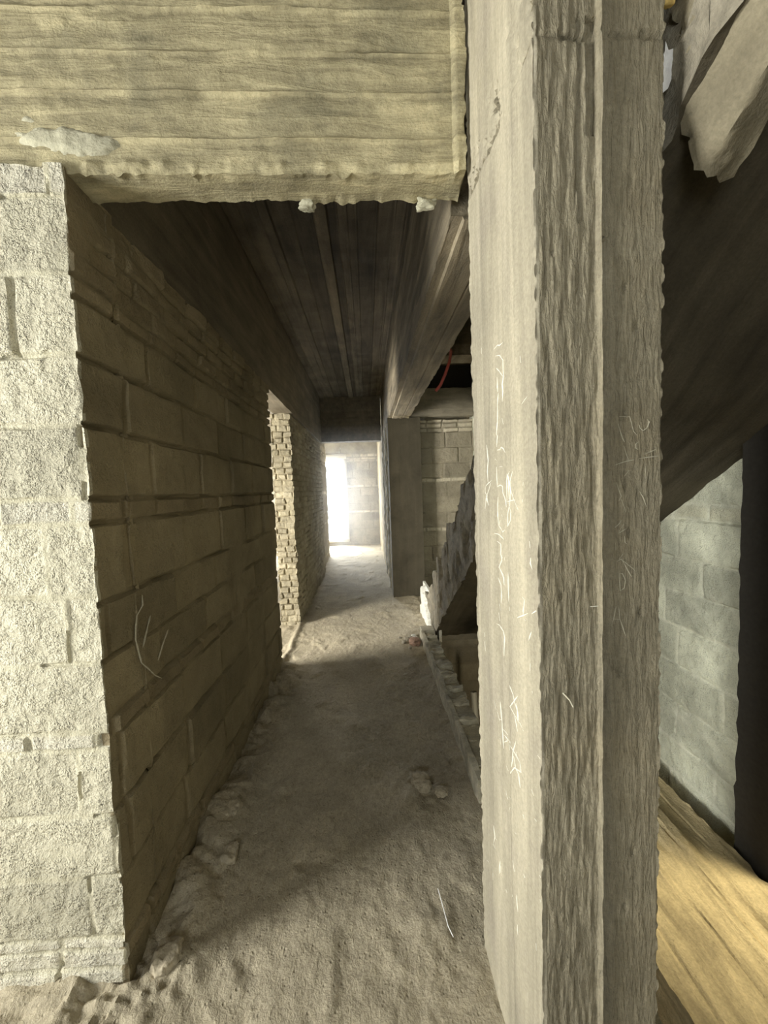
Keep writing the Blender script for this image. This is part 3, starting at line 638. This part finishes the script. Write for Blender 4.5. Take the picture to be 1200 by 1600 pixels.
for s in range(ns - 1):
    for j in range(16):
        Q.append((g(0, s, j), g(0, s, j + 1), g(0, s + 1, j + 1), g(0, s + 1, j))); Q.append((g(nx - 1, s, j), g(nx - 1, s + 1, j), g(nx - 1, s + 1, j + 1), g(nx - 1, s, j + 1)))
    for ix in range(nx - 1):
        Q.append((g(ix, s, 0), g(ix, s + 1, 0), g(ix + 1, s + 1, 0), g(ix + 1, s, 0))); Q.append((g(ix, s, 16), g(ix + 1, s, 16), g(ix + 1, s + 1, 16), g(ix, s + 1, 16)))
for e in (0, ns - 1):
    for j in range(16):
        for ix in range(nx - 1):
            q = (g(ix, e, j), g(ix + 1, e, j), g(ix + 1, e, j + 1), g(ix, e, j + 1)); Q.append(q if e == 0 else q[::-1])
# sloping board marks under the flight, ragged left side
seamx = np.array([.73, .85, .96, 1.08, 1.2, 1.31, 1.42])
under = np.abs(V[:, 2] - np.maximum(0, .15 + SL * (3.5 - V[:, 1]) + .09 * sstep(1.25 - V[:, 1], 0, .35))) < .002
i = np.searchsorted(seamx, V[:, 0]); dd = np.min(np.abs(V[:, 0][:, None] - seamx[None]), 1)
R3 = np.stack([fbm(V, 9, 180 + k, 3) for k in range(3)], 1)
side = V[:, 0] < .63
R4 = np.stack([fbm(V, 24, 186 + k, 3) for k in range(3)], 1)
V = V + R3 * (np.where(side, .04, .008) * (.15 + .85 * sstep(V[:, 1], 1.0, 1.7)))[:, None] + R4 * np.where(side, .022, .004)[:, None] * np.array([[1, 1, 1]])
V[:, 0] = np.where(side, np.maximum(V[:, 0], .611 + .004 * R4[:, 0]), V[:, 0])
V[:, 2] += under * ((hash1(i, 184) - .5) * .02 - .012 * np.exp(-(dd / .014) ** 2))
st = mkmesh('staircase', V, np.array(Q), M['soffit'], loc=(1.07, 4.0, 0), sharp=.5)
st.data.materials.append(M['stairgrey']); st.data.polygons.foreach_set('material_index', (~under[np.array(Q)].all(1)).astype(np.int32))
tag(st, 'rough unfinished concrete stair flight rising towards the camera behind the pillar', 'staircase')
# white cement splash on its foot
P, N, Q = gbox(L(.585, .01, .612), L(3.55, .012, 4.55), L(.0, .012, .36))
y, z = P[:, 1], P[:, 2]
lim = np.where(y > 4.15, .02 + .75 * (y - 4.15), .0) ; hi_ = .08 + .30 * sstep(y, 3.6, 4.5)
inside = sstep(hi_ - z + .05 * fbm(P, 12, 190, 3), 0, .02) * sstep(z - lim * 0 + .02, 0, .02) * sstep(np.abs(y - 4.12 - .25 * (z - .15)) * -1 + .36 - .5 * z + .10 * fbm(P, 9, 191, 3), 0, .03)
V = P.copy(); V[:, 0] += (1 - inside) * .06 + .004 * fbm(P, 40, 192, 2)
o = child('cement_splash', V, Q, M['white'], st); o['label'] = 'white cement splash on the foot of the flight'
# deeper beam under the flight near the pillar
def prism(poly, y0, y1, slope, xs_n, seed, mat, name, loc, parent=None):
    """cross-section poly (x,z) at y1 swept towards y0 while it rises by slope"""
    n = len(poly); pts = []
    for (a, b_) in zip(poly, poly[1:] + poly[:1]):
        k = max(1, int(math.dist(a, b_) / .012))
        for i in range(k): pts.append((a[0] + (b_[0] - a[0]) * i / k, a[1] + (b_[1] - a[1]) * i / k))
    m_ = len(pts); yy = np.arange(y1, y0, -.012); V = np.array([(x, y, z + slope * (y1 - y)) for y in yy for (x, z) in pts])
    Q = [(i * m_ + k, i * m_ + (k + 1) % m_, (i + 1) * m_ + (k + 1) % m_, (i + 1) * m_ + k) for i in range(len(yy) - 1) for k in range(m_)]
    c = len(V); V = np.vstack([V, V[:m_].mean(0)])
    Q += [(c, (k + 1) % m_, k, k) for k in range(m_)]
    R3 = np.stack([fbm(V, 16, seed + k, 3) for k in range(3)], 1); edge = np.exp(-((V[:, 1] - y1) / .04) ** 2)
    R4 = np.stack([fbm(V, 50, seed + 9 + k, 3) for k in range(3)], 1)
    V = V + R3 * .005 + R4 * (.004 + .014 * edge)[:, None]
    Qm = [q for q in Q if q[2] != q[3]]; T = [q for q in Q if q[2] == q[3]]
    # cap as quads by pairing triangles
    for k in range(0, m_ - 1, 2): Qm.append((c, (k + 2) % m_, k + 1, k))
    if m_ % 2: Qm.append((c, 0, m_ - 1, m_ - 1)) if False else None
    return mkmesh(name, V, np.array(Qm), mat, loc=loc, sharp=1.2, parent=parent)
bm_ = prism([(.622, 2.9), (.622, 2.19), (.655, 2.11), (.672, 2.075), (.735, 2.085), (.735, 2.9)], -.35, .74, SL, 0, 200, M['stringer'], 'stringer', (1.07, 4.0, 0), st)
bm_['label'] = 'thick pale stringer with a ragged lower end'
# landing edge ledge beyond the well, and lit strip beside it
lg = rough_box('landing_edge', L(.64, .02, 1.53), L(3.80, .03, 3.99), L(-.09, .015, .075), M['grey'], 210, amp=.004, edge=.008, loc=(1.07, 4.0, 0), parent=st)
lg['label'] = 'low grey concrete ledge under the foot of the flight'
def strip_extra(V, P, N):
    topf = N[:, 2] > .3; lay = fbm(P, (9, 1.2, 1), 221, 3)
    V[:, 2] += topf * (.014 * sstep(lay, -.1, .15) + .010 * sstep(lay, .25, .3) + .006 * fbm(P, (34, 9, 1), 222, 3))
    V[:, 2] += topf * .035 * sstep(P[:, 0], 1.30, 1.42) * 0
    return V
sp = rough_box('concrete_strip', L(.84, .006, 1.42), L(-.6, .05, .7, .010, 2.55), L(-.16, .04, 0), M['strip'], 220, amp=.004, edge=.012, boards=[(0, [.92, 1.09, 1.21, 1.34])], ridge=-.005, step=.003, extra=strip_extra, loc=(1.13, 1, -.16))
tag(sp, 'yellowish lit concrete slab strip at the lower right, right of the pillar', 'slab')

# ================================================================ KERB, RUBBLE, SMALL THINGS
# low kerb of bricks laid across, mortar down its corridor side
parts = []; rnd = random.Random(7)
y = 1.70; k = 0
while y < 3.58:
    d = rnd.uniform(.055, .085); x0 = .475 + rnd.uniform(-.006, .006); x1 = .605 + rnd.uniform(-.012, .012); z1 = .122 + rnd.uniform(-.04, .016)
    P, N, Q = gbox(np.linspace(x0 + .02, x1, 9), np.linspace(y + .005, y + d - .006, 6), np.linspace(.02, z1, 7))
    V = P + np.stack([fbm(P, 26, 230 + k * 3 + i, 3) for i in range(3)], 1) * .022; parts.append((V, Q)); y += d; k += 1
P, N, Q = gbox(np.linspace(.482, .60, 9), L(1.68, .02, 3.64), L(-.01, .012, .10)); V = P + np.stack([fbm(P, 15, 240 + i, 3) for i in range(3)], 1) * .012; parts.append((V, Q))
P, N, Q = gbox(np.linspace(.47, .50, 4), L(1.68, .012, 3.64), L(-.01, .012, .115)); V = P + np.stack([fbm(P, (20, 9, 30), 250 + i, 3) for i in range(3)], 1) * .010; parts.append((V, Q))
P, N, Q = gbox(np.linspace(.475, .60, 10), L(3.54, .012, 3.66), L(.0, .012, .13)); V = P + np.stack([fbm(P, 15, 260 + i, 3) for i in range(3)], 1) * .006; parts.append((V, Q))
V, Q = join(parts)
V[:, 0] = np.minimum(V[:, 0], .607)
kb = mkmesh('brick_kerb', V, Q, M['kerb'], loc=(.54, 2.8, 0), sharp=.6)
tag(kb, 'low kerb of bricks laid crosswise in mortar along the stairwell edge', 'kerb')
rs = [((.40, 3.50), .055, 'brickred', 'reddish brown broken brick lump against the far end of the kerb'),
      ((.335, 3.60), .028, 'rubble', None), ((.375, 3.64), .024, 'rubble', None), ((.41, 3.66), .03, 'white', 'small whitish plaster crumb on top of the kerb rubble heap'),
      ((.30, 3.54), .02, 'rubble', None), ((.43, 3.59), .034, 'rubble', None), ((.345, 3.40), .016, 'rubble', None), ((.27, 3.66), .015, 'rubble', None)]
for i, ((x, y), r_, mt_, lab) in enumerate(rs):
    V, Q = lump((x, y, r_ * .35 + .02), r_, 300 + i * 5, sub=4, jag=.4)
    o = mkmesh('rubble_stone', V, Q, M[mt_], loc=(x, y, .0), sharp=.9)
    tag(o, lab or 'small grey mortar lump in the rubble heap at the far end of the kerb', 'stone', None if lab else 'mortar lumps at the far end of the kerb')
ms = [((-.70, 1.16), .045, 'dark mortar clod on the floor at the bright wall corner'), ((-.62, 1.50), .035, 'mortar clod lying along the foot of the dark left wall'), ((-.70, 1.72), .055, 'largest mortar clod against the foot of the dark left wall'),
      ((.215, 1.80), .05, 'dark clod of dried mortar on the floor left of the pillar'), ((.305, 1.74), .03, 'smaller clod beside the dark mortar clod left of the pillar')]
for i, ((x, y), r_, lab) in enumerate(ms):
    V, Q = lump((x, y, r_ * .15 + .02), r_, 350 + i * 5, sub=4, squash=(1, 1.2, .6), jag=.22); V += np.stack([fbm(V, 40, 380 + i, 3) for i in range(3)], 1) * .012
    tag(mkmesh('mortar_clod', V, Q, M['floorlump'], loc=(x, y, 0), sharp=1.2), lab, 'clod')
# straw on the near floor
V, Q = tube_path([(.205, 1.30, .022), (.212, 1.24, .020), (.217, 1.18, .021), (.228, 1.15, .018)], .0018, 6)
tag(mkmesh('straw', V, Q, M['scrap'], loc=(.21, 1.24, .02)), 'thin pale straw lying on the near floor left of the pillar', 'straw')
# nail in the pillar
V, Q = tube_path([(.372, .712, 1.085), (.378, .694, 1.078), (.383, .690, 1.066)], .0016, 6)
tag(mkmesh('bent_nail', V, Q, M['scratch'], loc=(.374, .705, 1.08)), 'bent nail sticking out of the dark face of the foreground pillar', 'nail')
# red conduit from the beam, white pipe in the well
pts = [(.60, 2.72, 2.50), (.655, 2.80, 2.49), (.66, 2.88, 2.44), (.635, 2.93, 2.36), (.60, 2.95, 2.285), (.565, 2.95, 2.245)]
V, Q = tube_path(pts, .0115, 12, cap=False); V2, Q2 = tube_path(pts, .0085, 12, cap=False)
tag(mkmesh('red_conduit', *join([(V, Q), (V2, Q2[:, ::-1])]), M['red'], loc=(.60, 2.9, 2.3)), 'red plastic conduit dangling below the ceiling beam in front of the dark stairwell', 'conduit')
V, Q = tube_path([(.895, 3.28, -.36), (.900, 3.22, -.72)], .028, 16, cap=False); V2, Q2 = tube_path([(.895, 3.28, -.36), (.900, 3.22, -.72)], .024, 16, cap=False)
tag(mkmesh('white_pipe', *join([(V, Q), (V2, Q2[:, ::-1])]), M['pipe'], loc=(.9, 3.25, -.72)), 'short white plastic pipe standing in the stairwell opening beside the pillar', 'pipe')
# torn white scrap and a yellow chip stuck in the slot between pillar and stringer
out = [(1.00, .00), (.80, .10), (.82, .30), (.62, .40), (.30, .34), (.0, .10), (-.1, -.15), (.30, -.30), (.55, -.26), (.78, -.05)]
n = 10; Vs = []; 
for j in range(6):
    k = j / 5
    for (a, b_) in out: Vs.append((b_ * k * .050 + .602 , .745, 2.285 + (a - .45) * k * .085))
Vs = np.array(Vs); Qs = [(j * n + i, j * n + (i + 1) % n, (j + 1) * n + (i + 1) % n, (j + 1) * n + i) for j in range(5) for i in range(n)]
Vs[:, 1] += .010 * fbm(Vs, 60, 400, 2); back = Vs.copy(); back[:, 1] += .0015
rim = [((5 * n + i), (5 * n + (i + 1) % n), 60 + 5 * n + (i + 1) % n, 60 + 5 * n + i) for i in range(n)]
tag(mkmesh('plastic_scrap', np.vstack([Vs, back]), np.array(Qs + [tuple(60 + v for v in q[::-1]) for q in Qs] + rim), M['scrap'], loc=(.6, .745, 2.285)), 'torn white scrap stuck in the dark slot right of the pillar head', 'scrap')
V, Q = lump((.587, .722, 2.385), .014, 420, squash=(1, .8, 1.3))
tag(mkmesh('yellow_chip', V, Q, M['yellow'], loc=(.587, .722, 2.385)), 'small yellow chip lodged beside the pillar head above the white scrap', 'chip')
# thin haze volume added for the lens glare around the bright far opening
mt = bpy.data.materials.new('glare_haze'); mt.use_nodes = True; nt = mt.node_tree
for n in list(nt.nodes): nt.nodes.remove(n)
vo = nt.nodes.new('ShaderNodeOutputMaterial'); vs = nt.nodes.new('ShaderNodeVolumeScatter')
vs.inputs['Density'].default_value = .03; vs.inputs['Anisotropy'].default_value = .75; vs.inputs['Color'].default_value = (1, .98, .95, 1)
nt.links.new(vs.outputs[0], vo.inputs['Volume'])
hz = mkmesh('glare_haze', *boxv((-.785, 5.0, .07), (.285, 10.3, 2.36)), mt, smooth=False)
hz['kind'] = 'stuff'; hz['label'] = 'thin haze added for the bright glare before the far opening'; hz['category'] = 'haze'
